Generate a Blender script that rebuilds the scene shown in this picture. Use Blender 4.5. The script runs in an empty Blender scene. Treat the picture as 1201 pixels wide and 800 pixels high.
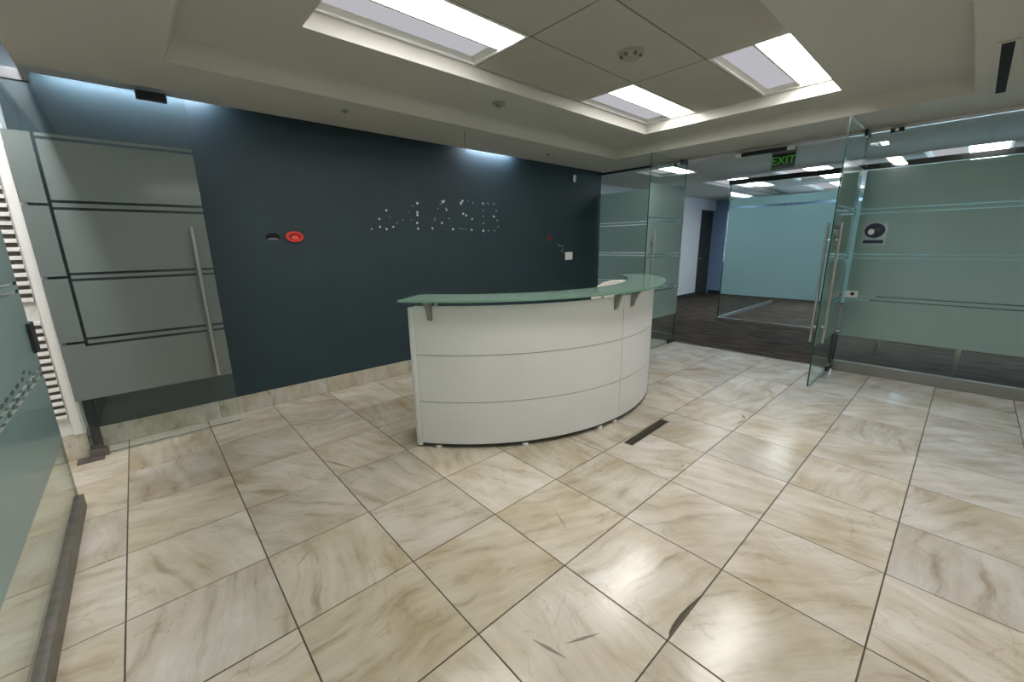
import bpy, bmesh, math, random
from mathutils import Vector, Matrix

random.seed(7)
C = bpy.context.collection
S = bpy.context.scene

# ------------------------------------------------------------------ camera
cam_data = bpy.data.cameras.new('camera')
cam = bpy.data.objects.new('camera', cam_data)
C.objects.link(cam)
cam_data.sensor_width = 36.0
cam_data.lens = 14.3366
cam_data.clip_start = 0.02
yaw, pitch, roll = 0.7336, 0.2332, -0.0138
fw = Vector((math.sin(yaw), math.cos(yaw), 0)); rt = Vector((math.cos(yaw), -math.sin(yaw), 0)); up = Vector((0, 0, 1))
f2 = fw * math.cos(pitch) - up * math.sin(pitch)
u2 = up * math.cos(pitch) + fw * math.sin(pitch)
r3 = rt * math.cos(roll) + u2 * math.sin(roll)
u3 = u2 * math.cos(roll) - rt * math.sin(roll)
cam.matrix_world = Matrix(((r3.x, u3.x, -f2.x, 0.266), (r3.y, u3.y, -f2.y, 0.472), (r3.z, u3.z, -f2.z, 1.444), (0, 0, 0, 1)))
S.camera = cam

# ------------------------------------------------------------------ world, exposure
w = bpy.data.worlds.new('world'); S.world = w; w.use_nodes = True
w.node_tree.nodes['Background'].inputs[0].default_value = (0.5, 0.55, 0.6, 1)
w.node_tree.nodes['Background'].inputs[1].default_value = 0.15
S.view_settings.view_transform = 'Standard'
S.view_settings.look = 'None'
S.view_settings.exposure = 0.0
S.view_settings.gamma = 1.0
S.view_settings.use_curve_mapping = False
S.cycles.use_denoising = True
S.cycles.max_bounces = 12
S.cycles.transparent_max_bounces = 24
S.cycles.sample_clamp_indirect = 4.0

LENS = 24.5        # brightness of the troffer lenses
SLOT = 150.0         # brightness of the wall-washing slot lamps

# ------------------------------------------------------------------ materials
def nt(name):
    m = bpy.data.materials.new(name); m.use_nodes = True
    t = m.node_tree; t.nodes.clear()
    o = t.nodes.new('ShaderNodeOutputMaterial')
    return m, t, o
def N(t, kind, **kw):
    n = t.nodes.new(kind)
    for k, v in kw.items(): setattr(n, k, v)
    return n
def pbr(name, col, rough=0.5, metal=0.0, noise=0.0, nscale=8.0, bump=0.0, spec=0.5):
    m, t, o = nt(name)
    b = N(t, 'ShaderNodeBsdfPrincipled')
    b.inputs['Base Color'].default_value = (*col, 1); b.inputs['Roughness'].default_value = rough
    b.inputs['Metallic'].default_value = metal; b.inputs['Specular IOR Level'].default_value = spec
    t.links.new(b.outputs[0], o.inputs[0])
    if noise or bump:
        tc = N(t, 'ShaderNodeTexCoord'); nz = N(t, 'ShaderNodeTexNoise')
        nz.inputs['Scale'].default_value = nscale; nz.inputs['Detail'].default_value = 5
        t.links.new(tc.outputs['Object'], nz.inputs['Vector'])
        if noise:
            r = N(t, 'ShaderNodeValToRGB')
            r.color_ramp.elements[0].position = 0.3; r.color_ramp.elements[1].position = 0.7
            r.color_ramp.elements[0].color = (*[c * (1 - noise) for c in col], 1)
            r.color_ramp.elements[1].color = (*[min(1, c * (1 + noise)) for c in col], 1)
            t.links.new(nz.outputs[0], r.inputs[0]); t.links.new(r.outputs[0], b.inputs['Base Color'])
        if bump:
            bp = N(t, 'ShaderNodeBump'); bp.inputs['Strength'].default_value = bump; bp.inputs['Distance'].default_value = 0.005
            t.links.new(nz.outputs[0], bp.inputs['Height']); t.links.new(bp.outputs[0], b.inputs['Normal'])
    return m
def emit(name, col, strength):
    m, t, o = nt(name)
    e = N(t, 'ShaderNodeEmission'); e.inputs[0].default_value = (*col, 1); e.inputs[1].default_value = strength
    t.links.new(e.outputs[0], o.inputs[0]); return m
def schlick(t, f0):
    g = N(t, 'ShaderNodeNewGeometry'); d = N(t, 'ShaderNodeVectorMath', operation='DOT_PRODUCT')
    t.links.new(g.outputs['Normal'], d.inputs[0]); t.links.new(g.outputs['Incoming'], d.inputs[1])
    a = N(t, 'ShaderNodeMath', operation='ABSOLUTE'); t.links.new(d.outputs['Value'], a.inputs[0])
    b = N(t, 'ShaderNodeMath', operation='SUBTRACT'); b.inputs[0].default_value = 1.0; t.links.new(a.outputs[0], b.inputs[1])
    c = N(t, 'ShaderNodeMath', operation='POWER'); c.inputs[1].default_value = 5.0; t.links.new(b.outputs[0], c.inputs[0])
    e = N(t, 'ShaderNodeMath', operation='MULTIPLY_ADD'); e.inputs[1].default_value = 1.0 - f0; e.inputs[2].default_value = f0
    t.links.new(c.outputs[0], e.inputs[0]); return e
def clear_glass(name, tint, ior=1.5):
    m, t, o = nt(name)
    tr = N(t, 'ShaderNodeBsdfTransparent'); tr.inputs[0].default_value = (*tint, 1)
    gl = N(t, 'ShaderNodeBsdfGlossy'); gl.inputs['Roughness'].default_value = 0.02
    gl.inputs[0].default_value = (0.95, 1.0, 0.98, 1)
    fr = schlick(t, 0.04)
    mx = N(t, 'ShaderNodeMixShader')
    t.links.new(fr.outputs[0], mx.inputs[0]); t.links.new(tr.outputs[0], mx.inputs[1]); t.links.new(gl.outputs[0], mx.inputs[2])
    t.links.new(mx.outputs[0], o.inputs[0]); return m
def film(name, col, clear=0.15, trans=0.5):
    m, t, o = nt(name)
    d = N(t, 'ShaderNodeBsdfDiffuse'); d.inputs[0].default_value = (*col, 1)
    tl = N(t, 'ShaderNodeBsdfTranslucent'); tl.inputs[0].default_value = (*col, 1)
    tr = N(t, 'ShaderNodeBsdfTransparent'); tr.inputs[0].default_value = (0.9, 1, 0.97, 1)
    gl = N(t, 'ShaderNodeBsdfGlossy'); gl.inputs['Roughness'].default_value = 0.12
    fr = schlick(t, 0.03)
    m1 = N(t, 'ShaderNodeMixShader'); m1.inputs[0].default_value = trans
    m2 = N(t, 'ShaderNodeMixShader'); m2.inputs[0].default_value = clear
    m3 = N(t, 'ShaderNodeMixShader')
    t.links.new(d.outputs[0], m1.inputs[1]); t.links.new(tl.outputs[0], m1.inputs[2])
    t.links.new(m1.outputs[0], m2.inputs[1]); t.links.new(tr.outputs[0], m2.inputs[2])
    t.links.new(fr.outputs[0], m3.inputs[0]); t.links.new(m2.outputs[0], m3.inputs[1]); t.links.new(gl.outputs[0], m3.inputs[2])
    t.links.new(m3.outputs[0], o.inputs[0]); return m

def marble(name, lo=(0.385, 0.34, 0.265), mid=(0.565, 0.54, 0.49), hi=(0.645, 0.63, 0.595), rough=0.17):
    m, t, o = nt(name)
    L = t.links.new
    b = N(t, 'ShaderNodeBsdfPrincipled'); b.inputs['Specular IOR Level'].default_value = 0.5
    L(b.outputs[0], o.inputs[0])
    tc = N(t, 'ShaderNodeTexCoord'); oi = N(t, 'ShaderNodeObjectInfo')
    # every slab is cut from another place and turned another way
    ang = N(t, 'ShaderNodeMath', operation='MULTIPLY_ADD'); ang.inputs[1].default_value = 2.2; ang.inputs[2].default_value = -0.2
    L(oi.outputs['Random'], ang.inputs[0])
    rot = N(t, 'ShaderNodeVectorRotate', rotation_type='Z_AXIS'); L(tc.outputs['Object'], rot.inputs['Vector']); L(ang.outputs[0], rot.inputs['Angle'])
    off = N(t, 'ShaderNodeMath', operation='MULTIPLY'); off.inputs[1].default_value = 137.0; L(oi.outputs['Random'], off.inputs[0])
    cmb = N(t, 'ShaderNodeCombineXYZ'); L(off.outputs[0], cmb.inputs[0]); L(off.outputs[0], cmb.inputs[2])
    add = N(t, 'ShaderNodeVectorMath', operation='ADD'); L(rot.outputs[0], add.inputs[0]); L(cmb.outputs[0], add.inputs[1])
    # warp
    wz = N(t, 'ShaderNodeTexNoise'); wz.inputs['Scale'].default_value = 3.0; wz.inputs['Detail'].default_value = 3; L(add.outputs[0], wz.inputs['Vector'])
    wsc = N(t, 'ShaderNodeVectorMath', operation='SCALE'); wsc.inputs['Scale'].default_value = 0.16; L(wz.outputs['Color'], wsc.inputs[0])
    wad = N(t, 'ShaderNodeVectorMath', operation='ADD'); L(add.outputs[0], wad.inputs[0]); L(wsc.outputs[0], wad.inputs[1])
    mp = N(t, 'ShaderNodeMapping'); mp.inputs['Scale'].default_value = (1.3, 9.0, 5.0); L(wad.outputs[0], mp.inputs['Vector'])
    vein = N(t, 'ShaderNodeTexNoise'); vein.inputs['Scale'].default_value = 1.7; vein.inputs['Detail'].default_value = 7; vein.inputs['Roughness'].default_value = 0.62
    L(mp.outputs[0], vein.inputs['Vector'])
    cl = N(t, 'ShaderNodeTexNoise'); cl.inputs['Scale'].default_value = 3.2; cl.inputs['Detail'].default_value = 5; L(wad.outputs[0], cl.inputs['Vector'])
    r = N(t, 'ShaderNodeValToRGB'); e = r.color_ramp.elements
    e[0].position = 0.26; e[0].color = (*lo, 1); e[1].position = 0.60; e[1].color = (*hi, 1)
    k = e.new(0.42); k.color = (*mid, 1)
    L(vein.outputs[0], r.inputs[0])
    r2 = N(t, 'ShaderNodeValToRGB'); r2.color_ramp.elements[0].position = 0.3; r2.color_ramp.elements[1].position = 0.72
    r2.color_ramp.elements[0].color = (0.74, 0.67, 0.54, 1); r2.color_ramp.elements[1].color = (1.03, 1.02, 1.0, 1)
    L(cl.outputs[0], r2.inputs[0])
    mu = N(t, 'ShaderNodeMix', data_type='RGBA', blend_type='MULTIPLY'); mu.inputs[0].default_value = 1.0
    L(r.outputs[0], mu.inputs[6]); L(r2.outputs[0], mu.inputs[7])
    # whole-slab tint, set per slab
    at = N(t, 'ShaderNodeAttribute', attribute_type='OBJECT', attribute_name='tint')
    mu2 = N(t, 'ShaderNodeMix', data_type='RGBA', blend_type='MULTIPLY'); mu2.inputs[0].default_value = 1.0
    L(mu.outputs[2], mu2.inputs[6]); L(at.outputs['Color'], mu2.inputs[7])
    # fine dark crackle
    vo = N(t, 'ShaderNodeTexVoronoi', feature='DISTANCE_TO_EDGE'); vo.inputs['Scale'].default_value = 4.0
    mp2 = N(t, 'ShaderNodeMapping'); mp2.inputs['Scale'].default_value = (0.8, 2.2, 1.0)
    wsc2 = N(t, 'ShaderNodeVectorMath', operation='SCALE'); wsc2.inputs['Scale'].default_value = 0.5; L(cl.outputs['Color'], wsc2.inputs[0])
    wad2 = N(t, 'ShaderNodeVectorMath', operation='ADD'); L(wad.outputs[0], wad2.inputs[0]); L(wsc2.outputs[0], wad2.inputs[1])
    L(wad2.outputs[0], mp2.inputs['Vector']); L(mp2.outputs[0], vo.inputs['Vector'])
    r3_ = N(t, 'ShaderNodeValToRGB'); r3_.color_ramp.elements[0].color = (0.86, 0.84, 0.80, 1); r3_.color_ramp.elements[1].position = 0.035
    r3_.color_ramp.elements[1].color = (1, 1, 1, 1); L(vo.outputs['Distance'], r3_.inputs[0])
    mask = N(t, 'ShaderNodeMath', operation='GREATER_THAN'); mask.inputs[1].default_value = 0.55; L(wz.outputs[0], mask.inputs[0])
    mu3 = N(t, 'ShaderNodeMix', data_type='RGBA', blend_type='MULTIPLY'); L(mask.outputs[0], mu3.inputs[0])
    L(mu2.outputs[2], mu3.inputs[6]); L(r3_.outputs[0], mu3.inputs[7])
    L(mu3.outputs[2], b.inputs['Base Color'])
    rr = N(t, 'ShaderNodeMapRange'); rr.inputs['To Min'].default_value = rough * 0.8; rr.inputs['To Max'].default_value = rough * 1.5
    L(cl.outputs[0], rr.inputs[0]); L(rr.outputs[0], b.inputs['Roughness'])
    return m

def carpet(name):
    m, t, o = nt(name); L = t.links.new
    b = N(t, 'ShaderNodeBsdfPrincipled'); b.inputs['Roughness'].default_value = 0.95; b.inputs['Specular IOR Level'].default_value = 0.1
    tc = N(t, 'ShaderNodeTexCoord'); mp = N(t, 'ShaderNodeMapping'); mp.inputs['Scale'].default_value = (5.0, 1.2, 1.0)
    nz = N(t, 'ShaderNodeTexNoise'); nz.inputs['Scale'].default_value = 2.5; nz.inputs['Detail'].default_value = 6
    L(tc.outputs['Object'], mp.inputs[0]); L(mp.outputs[0], nz.inputs['Vector'])
    r = N(t, 'ShaderNodeValToRGB'); r.color_ramp.elements[0].position = 0.35; r.color_ramp.elements[1].position = 0.68
    r.color_ramp.elements[0].color = (0.030, 0.024, 0.020, 1); r.color_ramp.elements[1].color = (0.10, 0.080, 0.062, 1)
    L(nz.outputs[0], r.inputs[0]); L(r.outputs[0], b.inputs['Base Color']); L(b.outputs[0], o.inputs[0])
    return m

M = {}
M['marble'] = marble('polished cream marble')
M['grout'] = pbr('dark grout', (0.075, 0.06, 0.045), 0.8, noise=0.3, nscale=30)
M['teal'] = pbr('dark teal wall paint', (0.017, 0.037, 0.046), 0.62, noise=0.08, nscale=3, bump=0.03)
M['ceiling'] = pbr('ceiling plaster', (0.56, 0.545, 0.49), 0.85, noise=0.02, nscale=2)
M['ctile'] = pbr('acoustic ceiling tile', (0.45, 0.43, 0.365), 0.95, noise=0.03, nscale=4, bump=0.15)
M['joint'] = pbr('ceiling joint', (0.16, 0.15, 0.12), 0.9)
M['white'] = pbr('white paint', (0.72, 0.71, 0.68), 0.5, noise=0.02)
M['offwhite'] = pbr('pale grey wall paint', (0.52, 0.51, 0.48), 0.8, noise=0.03)
M['officewhite'] = pbr('white office wall', (0.62, 0.62, 0.63), 0.7, noise=0.02)
M['blue'] = pbr('wall paint tinted as by daylight', (0.22, 0.33, 0.52), 0.7, noise=0.03)  # bluish daylight is put into this wall colour
M['dark'] = pbr('dark door veneer', (0.03, 0.033, 0.03), 0.5, noise=0.2)
M['carpet'] = carpet('brown striated carpet')
M['steel'] = pbr('brushed steel', (0.62, 0.60, 0.56), 0.28, 1.0)
M['chrome'] = pbr('polished channel', (0.80, 0.80, 0.84), 0.25, 0.35)
M['sill'] = pbr('grey aluminium channel', (0.26, 0.26, 0.25), 0.42, 0.6)
M['channel'] = pbr('worn bronze channel', (0.17, 0.155, 0.135), 0.45, 0.6, noise=0.2, nscale=15)
M['black'] = pbr('black metal', (0.015, 0.016, 0.016), 0.4)
M['glass'] = clear_glass('clear glass', (0.95, 0.975, 0.965))
M['glass2'] = clear_glass('clear office glass', (0.93, 0.965, 0.96))
M['edge'] = pbr('green glass edge', (0.012, 0.042, 0.036), 0.25, spec=0.3)
M['film'] = film('frosted film', (0.40, 0.53, 0.505), 0.10, 0.5)
M['filmgrey'] = film('grey frosted film', (0.235, 0.27, 0.26), 0.05, 0.35)
M['filmblue'] = film('pale blue-green frosted film', (0.45, 0.60, 0.61), 0.08, 0.5)
M['laminate'] = pbr('white desk laminate', (0.80, 0.80, 0.80), 0.38, noise=0.02, nscale=3)
M['seam'] = pbr('grey panel seam', (0.30, 0.295, 0.28), 0.6)
M['cap'] = pbr('pale grey desk end cap', (0.80, 0.80, 0.79), 0.35)
M['desktop'] = pbr('grey desk worktop', (0.35, 0.35, 0.34), 0.5)
M['counter'] = film('frosted green counter glass', (0.36, 0.52, 0.44), 0.14, 0.45)
M['counteredge'] = pbr('green counter edge', (0.20, 0.36, 0.27), 0.15)
M['bracket'] = pbr('satin grey bracket', (0.30, 0.30, 0.29), 0.4, 0.5)
M['lens'] = emit('lit troffer lens', (1.0, 0.985, 0.945), LENS)
M['lens_dim'] = emit('dimmer troffer panel', (0.86, 0.84, 0.90), 0.56)
M['troffer'] = pbr('white enamel', (0.80, 0.79, 0.75), 0.5)
M['lens_office'] = emit('lit office troffer lens', (0.97, 0.99, 1.0), 13.0)
M['slot'] = emit('cool slot lamp', (0.72, 0.82, 1.0), SLOT)
M['red'] = pbr('red plastic', (0.75, 0.035, 0.02), 0.4)
M['hole'] = pbr('dark recess', (0.004, 0.005, 0.005), 0.9)
M['plate'] = pbr('white plastic plate', (0.85, 0.85, 0.83), 0.4)
M['spot'] = pbr('bare plaster spot', (0.62, 0.66, 0.64), 0.8)
M['spotdim'] = pbr('half painted plaster spot', (0.26, 0.31, 0.30), 0.8)
M['stain'] = pbr('dark grime', (0.06, 0.048, 0.032), 0.7)
M['scuff'] = pbr('grey scuff', (0.22, 0.19, 0.15), 0.6)
M['navy'] = pbr('navy print', (0.01, 0.013, 0.05), 0.5)
M['stickerbase'] = pbr('pale sticker backing', (0.34, 0.44, 0.45), 0.5)
M['exitglass'] = pbr('grey green sign panel', (0.035, 0.055, 0.035), 0.4)
M['exit'] = emit('green sign letters', (0.05, 0.22, 0.03), 0.6)
M['detector'] = pbr('aged beige plastic', (0.33, 0.31, 0.26), 0.6)
M['slotwhite'] = emit('white slot lamp', (0.95, 0.97, 1.0), SLOT * 2)
M['chair'] = pbr('white chair plastic', (0.82, 0.80, 0.72), 0.4)
M['wire'] = pbr('grey cable', (0.20, 0.20, 0.19), 0.6)
M['louvregap'] = pbr('louvre gap', (0.13, 0.11, 0.095), 0.9)
M['table'] = pbr('dark table laminate', (0.03, 0.028, 0.027), 0.5)
M['dot'] = pbr('grey green smudge', (0.055, 0.095, 0.09), 0.7)

# ------------------------------------------------------------------ mesh helpers
def B(): return bmesh.new()
def box(bm, x0, x1, y0, y1, z0, z1, mi=0):
    v = [bm.verts.new((x, y, z)) for z in (z0, z1) for x, y in ((x0, y0), (x1, y0), (x1, y1), (x0, y1))]
    fs = [(3, 2, 1, 0), (4, 5, 6, 7), (0, 1, 5, 4), (1, 2, 6, 5), (2, 3, 7, 6), (3, 0, 4, 7)]
    out = []
    for f in fs:
        q = bm.faces.new([v[i] for i in f]); q.material_index = mi; out.append(q)
    return out
def cyl(bm, p, q, r, n=12, r2=None, mi=0):
    p = Vector(p); q = Vector(q); d = (q - p).normalized(); r2 = r if r2 is None else r2
    a = d.orthogonal().normalized(); b = d.cross(a)
    A = [bm.verts.new(p + (a * math.cos(2 * math.pi * i / n) + b * math.sin(2 * math.pi * i / n)) * r) for i in range(n)]
    Bv = [bm.verts.new(q + (a * math.cos(2 * math.pi * i / n) + b * math.sin(2 * math.pi * i / n)) * r2) for i in range(n)]
    for i in range(n):
        f = bm.faces.new((A[i], A[(i + 1) % n], Bv[(i + 1) % n], Bv[i])); f.smooth = True; f.material_index = mi
    bm.faces.new(A[::-1]).material_index = mi; bm.faces.new(Bv).material_index = mi
def prism(bm, pts, lo, hi, mi=0):
    """pts: list of Vectors (base outline), lo/hi: offset vectors."""
    a = [bm.verts.new(Vector(p) + Vector(lo)) for p in pts]; b = [bm.verts.new(Vector(p) + Vector(hi)) for p in pts]
    n = len(pts)
    bm.faces.new(a[::-1]).material_index = mi; bm.faces.new(b).material_index = mi
    for i in range(n): bm.faces.new((a[i], a[(i + 1) % n], b[(i + 1) % n], b[i])).material_index = mi
def arcslab(bm, c, r0, r1, a0, a1, z0, z1, n, mi=0, mi_out=None, smooth=True):
    V = []
    for i in range(n + 1):
        a = math.radians(a0 + (a1 - a0) * i / n); ca, sa = math.cos(a), math.sin(a)
        V.append([bm.verts.new((c[0] + r * ca, c[1] + r * sa, z)) for r, z in ((r0, z0), (r1, z0), (r1, z1), (r0, z1))])
    for i in range(n):
        p, q = V[i], V[i + 1]
        for k in range(4):
            f = bm.faces.new((p[k], q[k], q[(k + 1) % 4], p[(k + 1) % 4]))
            f.material_index = mi if not (mi_out is not None and k in (1, 3)) else mi_out
            f.smooth = smooth and k in (1, 3)
    for e in (V[0][::-1], V[-1]):
        f = bm.faces.new(e); f.material_index = mi if mi_out is None else mi_out
def obj(name, bm, mats, parent=None, bevel=0.0):
    if bevel:
        bmesh.ops.remove_doubles(bm, verts=bm.verts[:], dist=1e-6)
        bmesh.ops.bevel(bm, geom=[e for e in bm.edges if len(e.link_faces) == 2 and e.calc_face_angle(0) > 0.6], offset=bevel, segments=2, profile=0.5, affect='EDGES')
    bmesh.ops.recalc_face_normals(bm, faces=bm.faces[:])
    for e in bm.edges:
        if len(e.link_faces) == 2 and e.calc_face_angle(0) > 0.6: e.smooth = False
    me = bpy.data.meshes.new(name); bm.to_mesh(me); bm.free()
    for m in (mats if isinstance(mats, (list, tuple)) else [mats]): me.materials.append(m)
    o = bpy.data.objects.new(name, me); C.objects.link(o)
    if parent: o.parent = parent
    return o
def tag(o, label=None, cat=None, group=None, kind=None):
    if label: o['label'] = label
    if cat: o['category'] = cat
    if group: o['group'] = group
    if kind: o['kind'] = kind
    return o
def empty(name, loc=(0, 0, 0), rz=0):
    o = bpy.data.objects.new(name, None); o.empty_display_size = 0.1; C.objects.link(o)
    o.location = loc; o.rotation_euler = (0, 0, rz); return o
def struct(name, bm, mats, label, cat):
    o = obj(name, bm, mats); return tag(o, label, cat, kind='structure')
def sempty(name, label, cat, loc=(0, 0, 0), rz=0):
    return tag(empty(name, loc, rz), label, cat, kind='structure')
def bx(name, dims, mat, parent=None, bevel=0.0):
    bm = B(); box(bm, *dims); return obj(name, bm, mat, parent, bevel)
def text_mesh(name, body, size, mat, parent, mw, depth=0.001):
    cu = bpy.data.curves.new(name, 'FONT'); cu.body = body; cu.size = size; cu.extrude = depth
    cu.align_x = 'CENTER'; cu.align_y = 'CENTER'
    tmp = bpy.data.objects.new(name + '_tmp', cu); C.objects.link(tmp)
    dg = bpy.context.evaluated_depsgraph_get()
    me = bpy.data.meshes.new_from_object(tmp.evaluated_get(dg))
    bpy.data.objects.remove(tmp); bpy.data.curves.remove(cu)
    me.name = name; me.materials.clear(); me.materials.append(mat); me.transform(mw)
    o = bpy.data.objects.new(name, me); C.objects.link(o); o.parent = parent
    return o

# ------------------------------------------------------------------ dimensions
YB = 4.66          # teal wall
XR = 6.0           # glass partition to the office
XL = -0.2          # glass partition to the lobby
YF = -2.4          # wall behind the camera
ZS = 2.52          # soffit
ZR = 2.64          # raised plaster ceiling
ZT = 2.735         # acoustic tiles
ZTOP = 2.86

# ------------------------------------------------------------------ floor
bm = B(); box(bm, -3.2, XR, YF, YB + 0.1, -0.06, -0.003)
floor = struct('floor', bm, M['grout'], 'marble slab floor of the reception room laid in a square grid', 'floor')
tm = B()
j = 0.0028; T = 0.5
v0 = [tm.verts.new((x, y, -0.003)) for x, y in ((j, j), (T - j, j), (T - j, T - j), (j, T - j))]
v1 = [tm.verts.new((x, y, -0.0008)) for x, y in ((j, j), (T - j, j), (T - j, T - j), (j, T - j))]
v2 = [tm.verts.new((x, y, 0)) for x, y in ((j + .0012, j + .0012), (T - j - .0012, j + .0012), (T - j - .0012, T - j - .0012), (j + .0012, T - j - .0012))]
tm.faces.new(v2)
for a, b in ((v0, v1), (v1, v2)):
    for i in range(4): tm.faces.new((a[i], a[(i + 1) % 4], b[(i + 1) % 4], b[i]))
tile0 = obj('marble_tile', tm, M['marble'], floor)
rng = random.Random(11)
first = True
def grout_tile(i, jj):
    global first
    o = tile0 if first else tile0.copy()
    if not first: C.objects.link(o)
    first = False
    o.parent = floor
    o.location = (i * T, jj * T, rng.uniform(-0.0004, 0.0004))
    k = rng.uniform(0.86, 1.04); wv = rng.uniform(-0.5, 1.0) * 0.05
    # slab tint runs greyer toward the office, warmer toward the lobby
    g = min(1, max(0, (i - jj * 0.6 - 1.0) / 7.0))
    o['tint'] = (k * (1.04 - 0.07 * g) + wv * 0.3, k * (1.0 - 0.01 * g), k * (0.95 + 0.14 * g) - wv)
for i in range(-1, 12):
    for jj in range(-2, 10):
        grout_tile(i, jj)
for i in range(-5, -1):
    for jj in range(-2, 9):
        grout_tile(i, jj)
for i in range(-1, 12):
    for jj in range(-5, -2):
        if i % 1 == 0: grout_tile(i, jj)

# chips, cracks and scuffs in the slabs
def flat(name, pts, mat, z=0.0012):
    bm = B(); prism(bm, [Vector((x, y, 0)) for x, y in pts], (0, 0, z * 0.4), (0, 0, z)); return obj(name, bm, mat, floor)
flat('chipped_edge', [(1.515, 1.0035), (1.535, 1.011), (1.575, 1.018), (1.64, 1.020), (1.70, 1.015), (1.75, 1.008), (1.79, 1.0035)], M['stain'])
def scratch(name, p, q, wd, mat):
    p = Vector((*p, 0)); q = Vector((*q, 0)); d = (q - p); n = Vector((-d.y, d.x, 0)).normalized() * wd / 2
    mdl = p + d * 0.5
    flat(name, [p.xy, (mdl - n).xy, q.xy, (mdl + n).xy], mat)
scratch('scuff_mark', (1.003, 3.283), (1.120, 3.003), 0.016, M['scuff'])
scratch('scuff_mark', (1.120, 3.003), (1.284, 2.984), 0.008, M['scuff'])
scratch('scuff_mark', (1.136, 1.343), (1.173, 1.212), 0.012, M['scuff'])
scratch('scuff_mark', (1.215, 1.248), (1.339, 1.188), 0.012, M['scuff'])
scratch('scuff_mark', (3.649, 1.525), (3.803, 1.513), 0.020, M['scuff'])
scratch('scuff_mark', (3.894, 1.571), (3.803, 1.513), 0.030, M['scuff'])
scratch('scuff_mark', (2.700, 1.533), (2.751, 1.528), 0.020, M['scuff'])
scratch('scuff_mark', (4.765, 1.642), (4.601, 1.535), 0.030, M['scuff'])
scratch('scuff_mark', (1.766, 1.804), (1.693, 1.643), 0.006, M['scuff'])
scratch('scuff_mark', (2.182, 1.496), (2.199, 1.437), 0.006, M['scuff'])
scratch('scuff_mark', (0.586, 2.341), (0.662, 2.410), 0.006, M['scuff'])

# ------------------------------------------------------------------ back wall (teal)
bm = B(); box(bm, -0.193, XR + 0.02, YB, YB + 0.12, 0, ZTOP)
wall_back = struct('wall_back', bm, M['teal'], 'dark teal feature wall behind the reception desk', 'wall')
base = sempty('baseboard_back', 'marble skirting along the foot of the teal wall', 'baseboard')
xs = [-0.14, 0.6, 1.5, 2.4, 3.3, 4.2, 5.1, 5.99]
for a, b in zip(xs[:-1], xs[1:]):
    o = bx('marble_piece', (a + 0.001, b - 0.001, YB - 0.018, YB - 0.0005, 0.002, 0.152), M['marble'], base, 0.002)
    k = rng.uniform(0.92, 1.0); o['tint'] = (k, k * 1.0, k * 0.98)

# what the taken-down sign left on the wall: filled and bare fixing holes
SPOTS_ = [(2.118, 1.615, 0.0065, 1), (2.212, 1.717, 0.0082, 1), (2.211, 1.638, 0.0093, 1), (2.296, 1.806, 0.0089, 1), (2.282, 1.615, 0.009, 1), (2.36, 1.641, 0.0087, 1), (2.405, 1.681, 0.0066, 0), (2.475, 1.712, 0.0056, 0), (2.33, 1.738, 0.0048, 0), (2.55, 1.802, 0.0045, 0), (2.58, 1.714, 0.0046, 0), (2.606, 1.863, 0.0063, 0), (2.667, 1.895, 0.0111, 1), (2.66, 1.8, 0.0105, 1), (2.658, 1.772, 0.01, 1), (2.649, 1.687, 0.01, 1), (2.655, 1.626, 0.0106, 1), (2.841, 1.631, 0.0099, 1), (2.88, 1.74, 0.0069, 0), (2.874, 1.721, 0.0069, 0), (2.927, 1.852, 0.0063, 0), (2.963, 1.904, 0.0076, 0), (2.997, 1.93, 0.0141, 1), (3.014, 1.936, 0.0116, 1), (3.034, 1.857, 0.0078, 0), (3.044, 1.842, 0.0091, 1), (3.077, 1.746, 0.0079, 0), (2.971, 1.694, 0.0109, 1), (3.121, 1.626, 0.0114, 1), (3.25, 1.926, 0.0137, 1), (3.273, 1.953, 0.0124, 1), (3.358, 1.959, 0.0056, 0), (3.43, 1.942, 0.0086, 0), (3.279, 1.807, 0.0104, 1), (3.323, 1.791, 0.0098, 1), (3.409, 1.751, 0.0094, 1), (3.397, 1.622, 0.0101, 1), (3.218, 1.637, 0.0083, 0), (3.262, 1.63, 0.0056, 0), (3.306, 1.625, 0.0056, 0), (3.585, 1.941, 0.0105, 1), (3.666, 1.945, 0.0091, 0), (3.761, 1.945, 0.0094, 0), (3.586, 1.857, 0.0075, 0), (3.587, 1.788, 0.0075, 0), (3.586, 1.702, 0.0091, 0), (3.58, 1.614, 0.0121, 1), (3.661, 1.615, 0.0085, 0), (3.765, 1.616, 0.0071, 0), (3.802, 1.859, 0.0095, 0), (3.756, 1.791, 0.011, 1), (3.809, 1.745, 0.0096, 0), (3.828, 1.668, 0.0072, 0)]
for x, z, r, k in SPOTS_:
    bm = B(); n = 10
    prism(bm, [Vector((x + 1.3 * r * (0.9 + 0.2 * rng.random()) * math.cos(2 * math.pi * q / n), YB, z + 1.25 * r * (0.9 + 0.2 * rng.random()) * math.sin(2 * math.pi * q / n))) for q in range(n)], (0, -0.003, 0), (0, -0.0003, 0))
    obj('mounting_spot', bm, M['spot'] if k else M['spotdim'], wall_back)

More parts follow.
